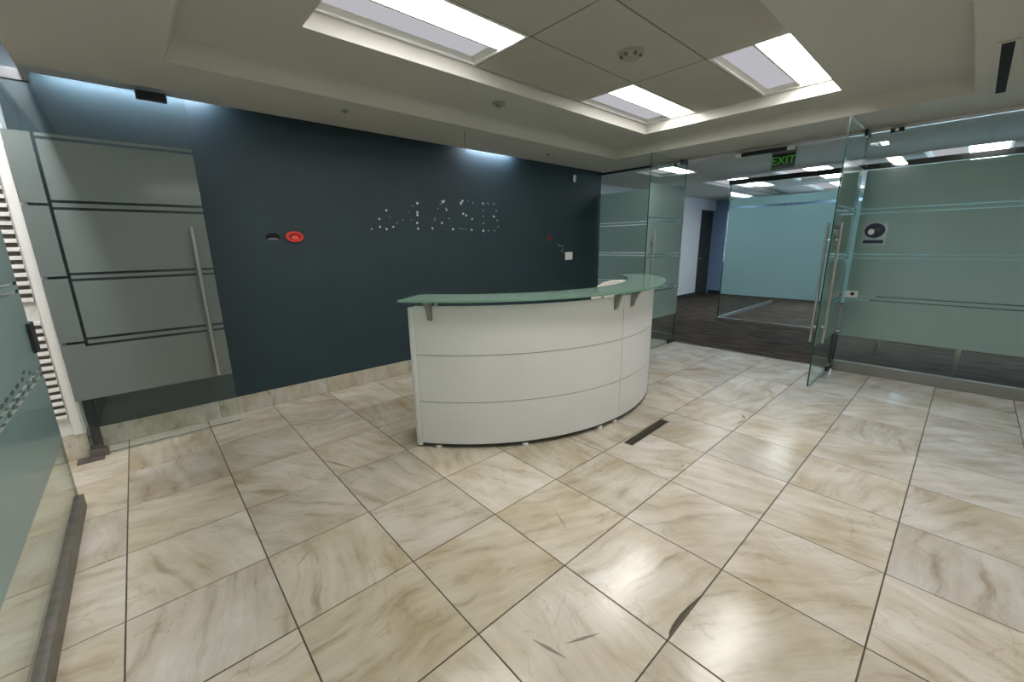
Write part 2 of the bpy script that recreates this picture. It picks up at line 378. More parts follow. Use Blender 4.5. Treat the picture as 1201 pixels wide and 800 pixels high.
# ------------------------------------------------------------------ ceiling
bm = B()
RX0, RX1, RY0, RY1 = 0.585, 5.22, 0.655, 3.85        # raised recess
TX0, TX1, TY0, TY1 = 1.17, 4.80, 1.41, 3.19          # tile tray
SX0, SY1 = -0.07, 4.58                                # slots along the walls
box(bm, SX0, RX0, YF, SY1, ZS, ZTOP); box(bm, RX1, XR + 0.1, YF, SY1, ZS, ZTOP)
box(bm, RX0, RX1, RY1, SY1, ZS, ZTOP); box(bm, RX0, RX1, YF, RY0, ZS, ZTOP)
box(bm, RX0, TX0, RY0, RY1, ZR, ZTOP); box(bm, TX1, RX1, RY0, RY1, ZR, ZTOP)
box(bm, TX0, TX1, TY1, RY1, ZR, ZTOP); box(bm, TX0, TX1, RY0, TY0, ZR, ZTOP)
box(bm, TX0, TX1, TY0, TY1, ZT + 0.105, ZTOP)
box(bm, -0.3, XR + 0.1, SY1, YB + 0.12, ZTOP - 0.02, ZTOP); box(bm, -0.3, SX0, YF, SY1, ZTOP - 0.02, ZTOP)
# cove: a small sloped lip round the raised recess
for (p, q, n) in (((RX0, RY1), (RX1, RY1), (0, -1)), ((RX1, RY1), (RX1, RY0), (-1, 0)), ((RX0, RY0), (RX0, RY1), (1, 0))):
    d = 0.055
    P = [Vector((p[0], p[1], ZS)), Vector((q[0], q[1], ZS)), Vector((q[0] + n[0] * d, q[1] + n[1] * d, ZR)), Vector((p[0] + n[0] * d, p[1] + n[1] * d, ZR))]
    vs = [bm.verts.new(x) for x in P]; bm.faces.new(vs)
ceiling = struct('ceiling', bm, M['ceiling'], 'stepped plaster ceiling with a recessed tray of tiles over the reception', 'ceiling')
cw = (TX1 - TX0) / 3; ch = (TY1 - TY0) / 3
bm = B()
for i in (0, 1, 2, 3): box(bm, TX0 + cw * i - 0.006, TX0 + cw * i + 0.006, TY0, TY1, ZT + 0.004, ZT + 0.03)
for i in (0, 1, 2, 3): box(bm, TX0, TX1, TY0 + ch * i - 0.006, TY0 + ch * i + 0.006, ZT + 0.004, ZT + 0.03)
obj('ceiling_grid', bm, M['joint'], ceiling)
lights_at = [(0, 2), (2, 2), (2, 0), (0, 0)]
for i in range(3):
    for k in range(3):
        if (i, k) in lights_at: continue
        bm = B(); g = 0.005
        box(bm, TX0 + cw * i + g, TX0 + cw * (i + 1) - g, TY0 + ch * k + g, TY0 + ch * (k + 1) - g, ZT, ZT + 0.02)
        obj('ceiling_tile', bm, M['ctile'], ceiling, 0.003)

def make_troffer(lx, ly, name='ceiling_light', bright=M['lens'], dim=M['lens_dim'], flip=1):
    r = empty(name)
    hx, hy = lx / 2, ly / 2; t = 0.022
    bm = B()
    box(bm, -hx, hx, -hy, -hy + t, 0, 0.02); box(bm, -hx, hx, hy - t, hy, 0, 0.02)
    box(bm, -hx, -hx + t, -hy + t, hy - t, 0, 0.02); box(bm, hx - t, hx, -hy + t, hy - t, 0, 0.02)
    obj('frame', bm, M['troffer'], r)
    bm = B()   # housing: lid and four sides
    box(bm, -hx + 0.004, hx - 0.004, -hy + 0.004, hy - 0.004, 0.085, 0.095)
    box(bm, -hx + 0.004, hx - 0.004, -hy + 0.004, -hy + 0.012, 0.02, 0.085); box(bm, -hx + 0.004, hx - 0.004, hy - 0.012, hy - 0.004, 0.02, 0.085)
    box(bm, -hx + 0.004, -hx + 0.012, -hy + 0.012, hy - 0.012, 0.02, 0.085); box(bm, hx - 0.012, hx - 0.004, -hy + 0.012, hy - 0.012, 0.02, 0.085)
    obj('housing', bm, M['troffer'], r)
    bm = B()   # bright lens over the near half, bowed slightly downward
    y0, y1 = (-hy + t, -0.012)
    n = 6
    rows = []
    for s in range(n + 1):
        u = s / n; y = y0 + (y1 - y0) * u; z = 0.028 - 0.030 * math.sin(math.pi * u)
        rows.append([bm.verts.new((-hx + t, y, z)), bm.verts.new((hx - t, y, z)), bm.verts.new((hx - t, y, z + 0.012)), bm.verts.new((-hx + t, y, z + 0.012))])
    for s in range(n):
        for q in range(4): bm.faces.new((rows[s][q], rows[s][(q + 1) % 4], rows[s + 1][(q + 1) % 4], rows[s + 1][q]))
    bm.faces.new(rows[0]); bm.faces.new(rows[-1])
    obj('lens', bm, bright, r)
    bm = B(); box(bm, -hx + t, hx - t, -0.012, 0.004, 0.008, 0.05); obj('divider', bm, M['troffer'], r)
    bm = B(); box(bm, -hx + t + 0.03, hx - t - 0.03, 0.02, hy - t - 0.02, 0.04, 0.05); obj('dim_panel', bm, dim, r)
    bm = B()   # white rim sloping up to the dim panel
    a = [bm.verts.new(p) for p in ((-hx + t, 0.004, 0.012), (hx - t, 0.004, 0.012), (hx - t, hy - t, 0.012), (-hx + t, hy - t, 0.012))]
    b = [bm.verts.new(p) for p in ((-hx + t + 0.035, 0.024, 0.039), (hx - t - 0.035, 0.024, 0.039), (hx - t - 0.035, hy - t - 0.024, 0.039), (-hx + t + 0.035, hy - t - 0.024, 0.039))]
    for q in range(4): bm.faces.new((a[q], a[(q + 1) % 4], b[(q + 1) % 4], b[q]))
    obj('reflector_rim', bm, M['troffer'], r)
    return r
def copy_tree(o, parent=None):
    c = o.copy(); C.objects.link(c)
    if parent: c.parent = parent
    for chd in list(o.children): copy_tree(chd, c)
    return c
LG = 'recessed troffers in the reception ceiling'
tro = make_troffer(cw - 0.012, ch - 0.012)
tlabels = {(0, 2): 'recessed ceiling light cut off by the top edge, left of the plain tiles',
           (2, 2): 'smaller looking ceiling light in the far corner of the tray above the desk',
           (2, 0): 'ceiling light in the tray corner nearest the glass doors and the exit sign',
           (0, 0): 'recessed ceiling light at the tray corner above the camera, out of view'}
for n_, (i, k) in enumerate(lights_at):
    o = tro if n_ == 0 else copy_tree(tro)
    o.location = (TX0 + cw * (i + .5), TY0 + ch * (k + .5), ZT)
    tag(o, tlabels[(i, k)], 'ceiling light', LG)

for (x, y), lab in (((3.3, -0.35), 'added fill light in the soffit to the right of the camera, out of view'), ((1.2, -1.3), 'added fill light in the soffit behind the camera, out of view')):
    o = copy_tree(tro); o.location = (x, y, ZS - 0.096); tag(o, lab, 'ceiling light', LG)  # both unseen troffers are added for more frontal fill
# slot lamps that wash the walls
def slot_lamp(x0, x1, y0, y1, label, z=2.60, mat='slot'):
    r = empty('slot_lamp', ((x0 + x1) / 2, (y0 + y1) / 2, z))
    hx, hy = (x1 - x0) / 2, (y1 - y0) / 2
    bx('lamp_body', (-hx, hx, -hy, hy, 0.012, 0.04), M['troffer'], r)
    bx('lamp_strip', (-hx + .005, hx - .005, -hy + .004, hy - .004, 0.0, 0.012), M[mat], r)
    tag(r, label, 'lamp', 'cool lamps in the ceiling slots')
slot_lamp(0.02, 0.88, 4.586, 4.616, 'cool slot lamp washing the teal wall above the opened left door')
slot_lamp(3.38, 4.06, 4.586, 4.616, 'cool slot lamp washing the teal wall above the removed sign')
slot_lamp(-0.106, -0.076, 3.0, 4.4, 'cool slot lamp above the lobby glass at the far left', 2.68, 'slotwhite')

# small ceiling fittings
def disc_fit(name, loc, r1, r2, h, mat, label, cat, group=None, core=None):
    r = empty(name, loc)
    bm = B(); cyl(bm, (0, 0, -h * 0.4), (0, 0, -0.0005), r1, 20, r1 * 1.0); obj('rim', bm, mat, r)
    bm = B(); cyl(bm, (0, 0, -h), (0, 0, -h * 0.4), r2 * 0.75, 16, r2); obj('core', bm, core or mat, r)
    tag(r, label, cat, group); return r
SP = 'fire sprinklers in the plaster ceiling'
disc_fit('ceiling_sprinkler', (2.836, 3.452, ZR), 0.058, 0.026, 0.03, M['detector'], 'round sprinkler rose on the raised plaster beside the tile tray', 'sprinkler', SP, M['bracket'])
disc_fit('ceiling_sprinkler', (1.73, 4.09, ZS), 0.028, 0.014, 0.02, M['bracket'], 'small sprinkler in the soffit left of the hanging wire', 'sprinkler', SP)
disc_fit('ceiling_sprinkler', (4.25, 4.18, ZS), 0.028, 0.014, 0.02, M['bracket'], 'small sprinkler in the soffit right of the hanging wire', 'sprinkler', SP)
d = empty('smoke_detector', (3.063, 2.295, ZT))
bm = B(); cyl(bm, (0, 0, -0.02), (0, 0, -0.0005), 0.085, 24, 0.088); obj('base_ring', bm, M['detector'], d)
bm = B(); cyl(bm, (0, 0, -0.045), (0, 0, -0.02), 0.05, 20, 0.062); obj('sensor_cap', bm, M['detector'], d)
for a in range(6):
    bm = B(); an = a * math.pi / 3; c_, s_ = math.cos(an), math.sin(an)
    cyl(bm, (0.062 * c_, 0.062 * s_, -0.035), (0.062 * c_, 0.062 * s_, -0.0205), 0.013, 8); obj('vent_slot', bm, M['joint'], d)
tag(d, 'round smoke detector on the plain tile between the three lit panels', 'smoke detector')
d = empty('slot_diffuser', (4.74, 0.525, ZS))
bm = B(); box(bm, -0.64, 0.64, -0.045, -0.026, -0.006, -0.0005); box(bm, -0.64, 0.64, 0.026, 0.045, -0.006, -0.0005)
box(bm, -0.64, -0.62, -0.026, 0.026, -0.006, -0.0005); box(bm, 0.62, 0.64, -0.026, 0.026, -0.006, -0.0005); obj('frame', bm, M['ceiling'], d)
bx('slot', (-0.62, 0.62, -0.026, 0.026, -0.003, -0.0005), M['hole'], d)
tag(d, 'black slot air diffuser in the plaster ceiling at the upper right', 'air vent')
bm = B(); cyl(bm, (2.857, 4.0, 2.40), (2.857, 4.0, ZS - 0.0005), 0.0035, 6); cyl(bm, (2.857, 4.0, 2.40), (2.866, 3.995, 2.345), 0.003, 6)
tag(obj('hanging_wire', bm, M['wire']), 'short loose wire hanging from the soffit before the teal wall', 'wire')

# ------------------------------------------------------------------ glass leaves and film
def leaf_box(s0, s1, z0, z1, th):
    """pane in the X-Z plane, thickness along Y; edge faces get material 1"""
    bm = B(); fs = box(bm, s0, s1, -th / 2, th / 2, z0, z1)
    for i in (0, 1, 3, 5): fs[i].material_index = 1
    return bm
GAPS = ((1.748, 1.705), (1.290, 1.251), (0.853, 0.811))
def film_on(parent, s0, s1, side, mat, vgap=None, zlo=0.43, ztop=2.15, gw=0.017, split=True):
    y0, y1 = (0.0065, 0.0078) if side > 0 else (-0.0078, -0.0065)
    def piece(a, b, c, d): bx('frosted_film', (a, b, y0, y1, c, d), mat, parent)
    a = s0
    if vgap:
        zs = [zlo]
        for hi, lo in reversed(GAPS):
            mid = (hi + lo) / 2
            zs += [mid - gw / 2, mid + gw / 2]
        zs.append(ztop)
        # bottom band runs the full width
        for q in range(0, len(zs), 2):
            if q == 0: piece(s0, s1, zs[0], GAPS[2][1] - gw / 2); piece(s0, vgap - gw / 2, GAPS[2][1] - gw / 2, zs[1])
            else: piece(s0, vgap - gw / 2, zs[q], zs[q + 1])
        a = vgap + gw / 2
    else:
        piece(a, s1, zlo, GAPS[2][1] - gw / 2)
    for n_, (hi, lo) in enumerate(GAPS):
        piece(a, s1, lo + gw / 2, hi - gw / 2)
    for (lo, hi) in ((GAPS[2][0] + gw / 2, GAPS[1][1] - gw / 2), (GAPS[1][0] + gw / 2, GAPS[0][1] - gw / 2), (GAPS[0][0] + gw / 2, ztop - 0.036 if vgap else ztop)):
        piece(a, s1, lo, hi)
    if vgap: piece(a, s1, ztop - 0.036 + gw, ztop)
def pull(parent, s, z0, z1, off=0.05):
    h = None
    for sg in (-1, 1):
        bm = B(); cyl(bm, (s, sg * off, z0), (s, sg * off, z1), 0.0125, 12)
        h = obj('pull_handle', bm, M['steel'], parent)
        for z in (z0 + 0.16, z1 - 0.16):
            bm = B(); cyl(bm, (s, sg * 0.007, z), (s, sg * off, z), 0.009, 10); obj('standoff', bm, M['steel'], h)
def glass_door(name, loc, rz, width, label, filmmat, side, ztop=2.49, patch=True, pm='black', pl=0.17, handle_s=None, fs=(0.0, None), vgap=0.125):
    d = sempty(name, label, 'door', loc, rz)
    obj('glass_pane', leaf_box(0.0, width, 0.012, ztop, 0.012), [M['glass'], M['edge']], d)
    film_on(d, fs[0] + 0.002, (fs[1] or width) - 0.002, side, filmmat, vgap)
    pull(d, handle_s or width - 0.09, 0.45, 1.60)
    bx('bottom_patch', (0.0, pl, -0.017, 0.017, 0.002, 0.055), M[pm], d, 0.002)
    if patch: bx('top_patch', (0.0, 0.17, -0.017, 0.017, ztop - 0.05, ztop + 0.012), M['black'], d, 0.002)
    return d
d1 = glass_door('door_1', (XL, 4.45, 0), 0, 0.91, 'frosted glass door opened flat against the teal wall at left', M['filmgrey'], -1, ztop=2.48, handle_s=0.815, pm='channel', pl=0.10)
bx('top_lock', (0.65, 0.815, -0.02, 0.02, 2.44, 2.495), M['black'], d1, 0.003)
d2 = glass_door('door_2', (XR, 1.37, 0), math.pi, 0.93, vgap=None, label= 'frosted glass door leaf standing open beside the mask sticker panel', filmmat=M['film'], side=1, handle_s=0.85)
d3 = glass_door('door_3', (XR, 3.25, 0), math.pi, 0.93, vgap=None, label= 'frosted glass door leaf standing open behind the right end of the desk', filmmat=M['film'], side=1, handle_s=0.83)

# ------------------------------------------------------------------ right partition
wr = sempty('wall_right', 'frosted glass partition between the reception and the carpeted office', 'wall')
def pane(parent, y0, y1, z0, z1, x, mats=('glass', 'edge'), th=0.012):
    bm = B(); fs = box(bm, x - th / 2, x + th / 2, y0, y1, z0, z1)
    for i in (0, 1, 2, 4): fs[i].material_index = 1
    return obj('glass_pane', bm, [M[mats[0]], M[mats[1]]], parent)
def film_x(parent, y0, y1, x, mat, zlo=0.40, ztop=2.13, gw=0.012, single=()):
    cuts = [(zlo, GAPS[2][1] - gw / 2), (GAPS[2][1] + gw / 2, GAPS[2][0] - gw / 2), (GAPS[2][0] + gw / 2, GAPS[1][1] - gw / 2), (GAPS[1][1] + gw / 2, GAPS[1][0] - gw / 2),
            (GAPS[1][0] + gw / 2, GAPS[0][1] - gw / 2), (GAPS[0][1] + gw / 2, GAPS[0][0] - gw / 2), (GAPS[0][0] + gw / 2, ztop)]
    for a, b in cuts: bx('frosted_film', (x - 0.0078, x - 0.0065, y0, y1, a, b), mat, parent)
pane(wr, 3.27, 4.655, 0.10, 2.505, XR)
film_x(wr, 3.29, 4.64, XR, M['film'], 0.43, 2.2)
pane(wr, -0.62, 1.35, 0.10, 2.505, XR); pane(wr, YF, -0.63, 0.10, 2.505, XR)
film_x(wr, -0.61, 1.33, XR, M['film']); film_x(wr, YF, -0.64, XR, M['film'])
bx('base_channel', (XR - 0.028, XR + 0.028, YF, 1.34, 0.001, 0.112), M['sill'], wr, 0.003)
bx('base_channel', (XR - 0.028, XR + 0.028, 3.28, 4.655, 0.001, 0.112), M['sill'], wr, 0.003)
bx('top_channel', (XR - 0.022, XR + 0.022, YF, 3.75, 2.484, 2.519), M['chrome'], wr, 0.004)
bx('top_channel', (XR - 0.022, XR + 0.022, 3.75, 4.655, 2.492, 2.519), M['black'], wr, 0.003)  # far stretch of the rail coloured black for its dark reflection
# floor track / threshold between marble and carpet in the doorway
bx('trim_1', (XR - 0.012, XR + 0.02, 1.38, 3.24, 0.0005, 0.004), M['sill']); tag(bpy.data.objects['trim_1'], 'thin metal threshold strip between marble floor and brown carpet', 'threshold', kind='structure')
# magnetic locks on the header
ml = empty('magnetic_lock', (XR - 0.045, 2.31, 2.46))
bx('lock_body', (-0.022, 0.022, -0.24, 0.24, -0.022, 0.022), M['black'], ml, 0.003)
for sg in (-1, 1):
    bx('end_bracket', (-0.024, 0.024, sg * 0.275 - 0.035, sg * 0.275 + 0.035, -0.018, 0.018), M['plate'], ml, 0.004)
bx('mounting_plate', (0.0, 0.022, -0.30, 0.30, 0.022, 0.030), M['steel'], ml)
tag(ml, 'black magnetic lock with pale ends above the double door opening', 'door lock')
# glass corner clamps by the leaves
for loc, lab in (((XR - 0.05, 1.15, 2.47), 'small black glass clamp above the right fixed panel beside the open leaf'), ((XR - 0.05, 3.42, 2.47), 'small black glass clamp at the header right of the desk end')):
    r = empty('glass_clamp', loc)
    bx('clamp_body', (-0.02, 0.02, -0.05, 0.05, -0.02, 0.02), M['black'], r, 0.003)
    bm = B(); cyl(bm, (-0.032, 0.0, 0), (-0.02, 0.0, 0), 0.014, 12); obj('cap_bolt', bm, M['plate'], r)
    tag(r, lab, 'clamp', 'clamps on the glass header')

bx('edge_profile', (XR - 0.02, XR + 0.02, 1.338, 1.352, 0.113, 0.40), M['black'], wr)
pl_ = empty('panel_lock', (XR - 0.011, 1.285, 0.865))
bx('lock_plate', (-0.006, 0.004, -0.055, 0.055, -0.035, 0.035), M['plate'], pl_, 0.003)
bm = B(); cyl(bm, (-0.022, -0.012, 0.005), (-0.006, -0.012, 0.005), 0.017, 14); obj('lock_knob', bm, M['black'], pl_)
tag(pl_, 'small white lock plate with black knob at the edge of the right frosted panel', 'door lock')
# mandatory-mask sticker on the right panel: disc with a face wearing a mask and a bar below
st = empty('mask_sticker', (XR - 0.0095, 1.185, 1.50))
bx('backing', (-0.0005, 0.0008, -0.098, 0.098, -0.112, 0.118), M['stickerbase'], st)
def disc_x(name, y, z, ry, rz, x0, x1, mat, parent, n=28, tilt=0):
    bm = B(); pts = []
    for i in range(n):
        a = 2 * math.pi * i / n; u, v = ry * math.cos(a), rz * math.sin(a)
        pts.append(Vector((0, y + u * math.cos(tilt) - v * math.sin(tilt), z + u * math.sin(tilt) + v * math.cos(tilt))))
    prism(bm, pts, (x0, 0, 0), (x1, 0, 0)); return obj(name, bm, mat, parent)
disc_x('round_field', 0, 0.03, 0.082, 0.074, -0.0012, -0.0006, M['navy'], st)
disc_x('printed_face', 0.028, 0.018, 0.026, 0.03, -0.0019, -0.0013, M['plate'], st)
disc_x('printed_mask', -0.02, 0.038, 0.022, 0.016, -0.0019, -0.0013, M['dot'], st)
bx('printed_bar', (-0.0012, -0.0006, -0.08, 0.08, -0.098, -0.066), M['navy'], st)
tag(st, 'round navy mandatory sign sticker with a bar below, on the frosted panel', 'sticker')

# ------------------------------------------------------------------ left partition
wl = sempty('wall_left', 'frosted glass partition to the lobby at the left edge', 'wall')
pane(wl, 0.9, 3.66, 0.06, 2.47, XL); pane(wl, YF, 0.89, 0.06, 2.47, XL)
for (y0, y1) in ((0.91, 3.655), (YF, 0.88)):
    for a, b in ((0.43, 0.812), (0.828, 0.846), (0.862, 1.243), (1.259, 1.282), (1.298, 1.697), (1.713, 1.740), (1.756, 2.15)):
        bx('frosted_film', (XL + 0.0065, XL + 0.0078, y0, y1, a, b), M['filmblue'], wl)
bx('base_channel', (XL - 0.022, XL + 0.025, YF, 3.675, 0.001, 0.085), M['channel'], wl, 0.002)
bx('top_channel', (XL - 0.02, XL + 0.02, YF, 4.6, 2.47, 2.50), M['channel'], wl)
bx('bulkhead', (XL - 0.06, XL + 0.02, YF, 4.78, 2.50, ZTOP), M['white'], wl)
lk = empty('strike_box', (XL, 3.63, 1.015))
bm = B(); box(bm, -0.022, -0.008, -0.06, 0.035, -0.075, 0.075); box(bm, 0.008, 0.022, -0.06, 0.035, -0.075, 0.075); box(bm, -0.022, 0.022, 0.035, 0.045, -0.075, 0.075)
obj('strike_case', bm, M['black'], lk, 0.003)
bx('keeper_slot', (-0.008, 0.008, 0.0455, 0.047, -0.03, 0.03), M['steel'], lk)
tag(lk, 'black strike box clamped on the edge of the left glass panel', 'door lock')
for y, z in [(3.269, 0.909), (3.211, 0.889), (3.408, 0.841), (3.096, 0.887), (3.273, 0.84), (2.992, 0.885), (3.149, 0.839), (2.886, 0.885), (3.032, 0.842), (2.807, 0.881), (2.949, 0.837), (2.86, 0.832), (3.372, 0.883)]:  # flat dark ellipses set on the left film
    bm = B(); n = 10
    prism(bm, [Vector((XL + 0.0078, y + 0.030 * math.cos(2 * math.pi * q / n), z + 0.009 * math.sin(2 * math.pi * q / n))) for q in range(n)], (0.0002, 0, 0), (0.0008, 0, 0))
    obj('dot', bm, M['dot'], wl)

# floor spring cover at the pivot of the opened left door
fc = empty('floor_closer', (-0.19, 4.50, 0))
bx('cover_plate', (-0.075, 0.065, -0.135, 0.125, 0.0005, 0.006), M['channel'], fc, 0.001)
bx('closer_box', (-0.06, 0.045, 0.0, 0.145, 0.006, 0.028), M['stain'], fc, 0.003)
tag(fc, 'worn bronze floor closer plate under the pivot of the left door', 'door closer')

# ------------------------------------------------------------------ lobby beyond the left glass
wlob = sempty('wall_lobby', 'white lobby wall with louvred grilles beyond the left door', 'wall')
YL = 4.49
bx('wall_panel', (-3.2, -0.195, YL, YL + 0.27, 0.19, ZTOP), M['white'], wlob)
bx('marble_base', (-3.2, -0.195, YL - 0.012, YL, 0.002, 0.188), M['marble'], wlob)['tint'] = (1, 1, .98)
bx('edge_post', (-0.250, -0.190, YL - 0.03, YL - 0.0005, 0.19, 2.60), M['white'], wlob, 0.003)
for (z0, z1, n_) in ((1.14, 1.98, 16), (0.33, 0.985, 13)):
    gr = empty('louvre_grille', (0, 0, 0)); gr.parent = wlob
    bx('grille_back', (-0.78, -0.262, YL - 0.004, YL - 0.0005, z0 - 0.01, z1 + 0.01), M['louvregap'], gr)
    p = (z1 - z0) / n_
    for q in range(n_ + 1):
        bm = B(); z = z0 + q * p
        prism(bm, [Vector((-0.79, YL - 0.004, z + 0.012)), Vector((-0.79, YL - 0.026, z + 0.003)), Vector((-0.79, YL - 0.026, z - 0.013)), Vector((-0.79, YL - 0.004, z - 0.013))], (0, 0, 0), (0.532, 0, 0))
        obj('louvre_slat', bm, M['white'], gr)
bm = B(); box(bm, -3.3, -3.2, YF, 4.8, 0, ZTOP)
struct('wall_lobby_far', bm, M['white'], 'plain white wall on the far side of the lobby', 'wall')
bm = B(); box(bm, -3.2, -0.26, YF, 4.8, ZTOP - 0.2, ZTOP - 0.1)
struct('ceiling_lobby', bm, M['white'], 'white ceiling of the lobby beyond the left glass', 'ceiling')
lo = copy_tree(tro); lo.location = (-1.1, 3.3, ZTOP - 0.226); tag(lo, 'lobby ceiling light behind the left glass partition', 'ceiling light', 'lobby ceiling lights')
lo2 = copy_tree(tro); lo2.location = (-1.1, 1.0, ZTOP - 0.226); tag(lo2, 'lobby ceiling light beside the camera, out of view', 'ceiling light', 'lobby ceiling lights')

# wall behind the camera
bm = B(); box(bm, -3.3, XR + 0.05, YF - 0.1, YF, 0, ZTOP)
struct('wall_front', bm, M['offwhite'], 'plain pale wall behind the camera', 'wall')

# ------------------------------------------------------------------ office beyond
bm = B(); box(bm, XR, 13.2, YF - 0.1, 5.6, -0.06, 0.0)
struct('floor_office', bm, M['carpet'], 'dark brown striated carpet floor of the office', 'floor')
bm = B()
holes = [(6.76, 3.95, 0.80, 0.62), (9.25, 3.72, 1.7, 0.75), (9.0, 2.50, 1.7, 0.75), (8.80, 0.72, 1.7, 0.75), (11.3, 2.6, 1.7, 0.75), (7.2, -1.3, 1.7, 0.75)]
def with_holes(bm, x0, x1, y0, y1, z0, z1, holes):
    cuts = [(h[0] - h[2] / 2 - .004, h[0] + h[2] / 2 + .004, h[1] - h[3] / 2 - .004, h[1] + h[3] / 2 + .004) for h in holes]
    ys = sorted({y0, y1} | {c[2] for c in cuts} | {c[3] for c in cuts})
    for a, b in zip(ys[:-1], ys[1:]):
        xs_ = sorted([(max(c[0], x0), min(c[1], x1)) for c in cuts if c[2] < (a + b) / 2 < c[3]])
        x = x0
        for p, q in xs_ + [(x1, x1)]:
            if p > x: box(bm, x, p, a, b, z0, z1)
            x = q
with_holes(bm, XR + 0.1, 13.2, YF - 0.1, 5.6, ZS, ZTOP, holes)
struct('ceiling_office', bm, M['ceiling'], 'plaster office ceiling with a recessed tray beyond the glass doors', 'ceiling')
bm = B(); box(bm, XR, 11.35, 5.35, 5.5, 0, ZTOP); box(bm, 11.35, 12.2, 5.35, 5.5, 2.25, ZTOP)
struct('wall_office_left', bm, M['officewhite'], 'white office wall seen between the open glass doors', 'wall')
bx('baseboard_office', (XR, 11.35, 5.335, 5.349, 0.001, 0.11), M['dark']); tag(bpy.data.objects['baseboard_office'], 'dark skirting under the white office wall', 'baseboard', kind='structure')
bm = B(); box(bm, 12.2, 12.35, YF, 5.5, 0, ZTOP)
struct('wall_office_far', bm, M['blue'], 'far office wall coloured pale blue as if by daylight', 'wall')
bx('baseboard_office_far', (12.18, 12.199, YF, 5.35, 0.001, 0.11), M['dark']); tag(bpy.data.objects['baseboard_office_far'], 'dark skirting under the pale blue office wall', 'baseboard', kind='structure')
dr = sempty('door_4', 'dark closed door between the white and pale blue office walls', 'door')
bx('door_leaf', (11.36, 12.19, 5.40, 5.45, 0.005, 2.245), M['dark'], dr)
bm = B(); cyl(bm, (11.45, 5.40, 1.0), (11.45, 5.35, 1.0), 0.012); cyl(bm, (11.45, 5.352, 1.0), (11.57, 5.352, 1.0), 0.010); obj('door_handle', bm, M['steel'], dr)
bm = B(); box(bm, XR, 12.3, YF - 0.2, YF - 0.1, 0, ZTOP)
struct('wall_office_right', bm, M['officewhite'], 'white office wall far to the right behind the frosted panels', 'wall')

# unseen window and area light, added to make the meeting room film glow bluish
fill_light = bpy.data.lights.new('added_blue_fill', 'AREA'); fill_light.shape = 'RECTANGLE'; fill_light.size = 4.2; fill_light.size_y = 1.3
fill_light.energy = 130; fill_light.color = (0.62, 0.82, 1.0)
so = bpy.data.objects.new('added_blue_fill', fill_light); C.objects.link(so); so.location = (12.17, 0.6, 1.55); so.rotation_euler = (math.radians(90), 0, math.radians(90))
w1 = sempty('added_window', 'added unseen window at the blue fill light behind the meeting room glass', 'window')
for k in range(5):
    bx('mullion', (12.10, 12.198, -1.5 + k * 1.05 - 0.03, -1.5 + k * 1.05 + 0.03, 0.9, 2.2), M['sill'], w1)
bx('window_sill', (12.08, 12.198, -1.55, 2.75, 0.86, 0.9), M['white'], w1); bx('window_head', (12.10, 12.198, -1.55, 2.75, 2.2, 2.26), M['white'], w1)
# glass meeting room in the office
mr = sempty('wall_meeting_room', 'second frosted glass partition around the office meeting room', 'wall')
X2 = 8.2
pane(mr, 0.9, 3.5, 0.05, 2.40, X2, ('glass2', 'edge')); pane(mr, YF, 0.89, 0.05, 2.40, X2, ('glass2', 'edge'))
for a, b in ((0.50, 1.99), (2.03, 2.16)):
    bx('frosted_film', (X2 - 0.0078, X2 - 0.0065, 0.9, 3.48, a, b), M['filmblue'], mr)
    bx('frosted_film', (X2 - 0.0078, X2 - 0.0065, YF, 0.88, a, b), M['filmblue'], mr)
bm = B(); fs = box(bm, X2 + 0.02, 11.4, 3.494, 3.506, 0.05, 2.40)
for i in (0, 1, 3, 5): fs[i].material_index = 1
obj('glass_pane', bm, [M['glass2'], M['edge']], mr)
bx('base_channel', (X2 - 0.02, X2 + 0.02, YF, 3.5, 0.001, 0.06), M['sill'], mr)
bx('base_channel', (X2 + 0.02, 11.4, 3.48, 3.52, 0.001, 0.06), M['sill'], mr)
bx('top_channel', (X2 - 0.025, X2 + 0.025, YF, 3.52, 2.40, 2.475), M['black'], mr)
bx('top_channel', (X2 + 0.025, 11.4, 3.48, 3.52, 2.40, 2.475), M['black'], mr)

# office ceiling lights
OL = 'troffers in the office ceiling'
small = make_troffer(0.80, 0.62, bright=M['lens_office'])
small.location = (6.76, 3.95, ZS + 0.012); tag(small, 'square office light just beyond the frosted panel right of the teal wall', 'ceiling light', OL)
longl = make_troffer(1.7, 0.75, bright=M['lens_office'])
for n_, (loc, lab) in enumerate((((9.25, 3.72, ZS + 0.012), 'long office light above the glass corner left of the exit sign'),
                  ((9.0, 2.50, ZS + 0.012), 'long office light right of the exit sign beyond the doors'),
                  ((8.80, 0.72, ZS + 0.012), 'long thin looking office light above the frosted panel at right'),
                  ((11.3, 2.6, ZS + 0.012), 'distant office light over the pale blue wall'),
                  ((7.2, -1.3, ZS + 0.012), 'office light behind the rightmost frosted panel, out of view'))):
    o = longl if n_ == 0 else copy_tree(longl); o.location = loc; tag(o, lab, 'ceiling light', OL)

# exit sign
ex = empty('exit_sign', (6.3, 2.195, 2.40))
bx('sign_panel', (-0.006, 0.006, -0.125, 0.125, -0.10, 0.07), M['exitglass'], ex, 0.002)
bx('mounting_bar', (-0.02, 0.02, -0.13, 0.13, 0.07, 0.119), M['sill'], ex, 0.003)
text_mesh('sign_letters', 'EXIT', 0.125, M['exit'], ex, Matrix(((0, 0, -1, -0.0075), (-1, 0, 0, 0), (0, 1, 0, -0.012), (0, 0, 0, 1))))
tag(ex, 'green EXIT sign hanging beyond the double glass doors', 'exit sign')

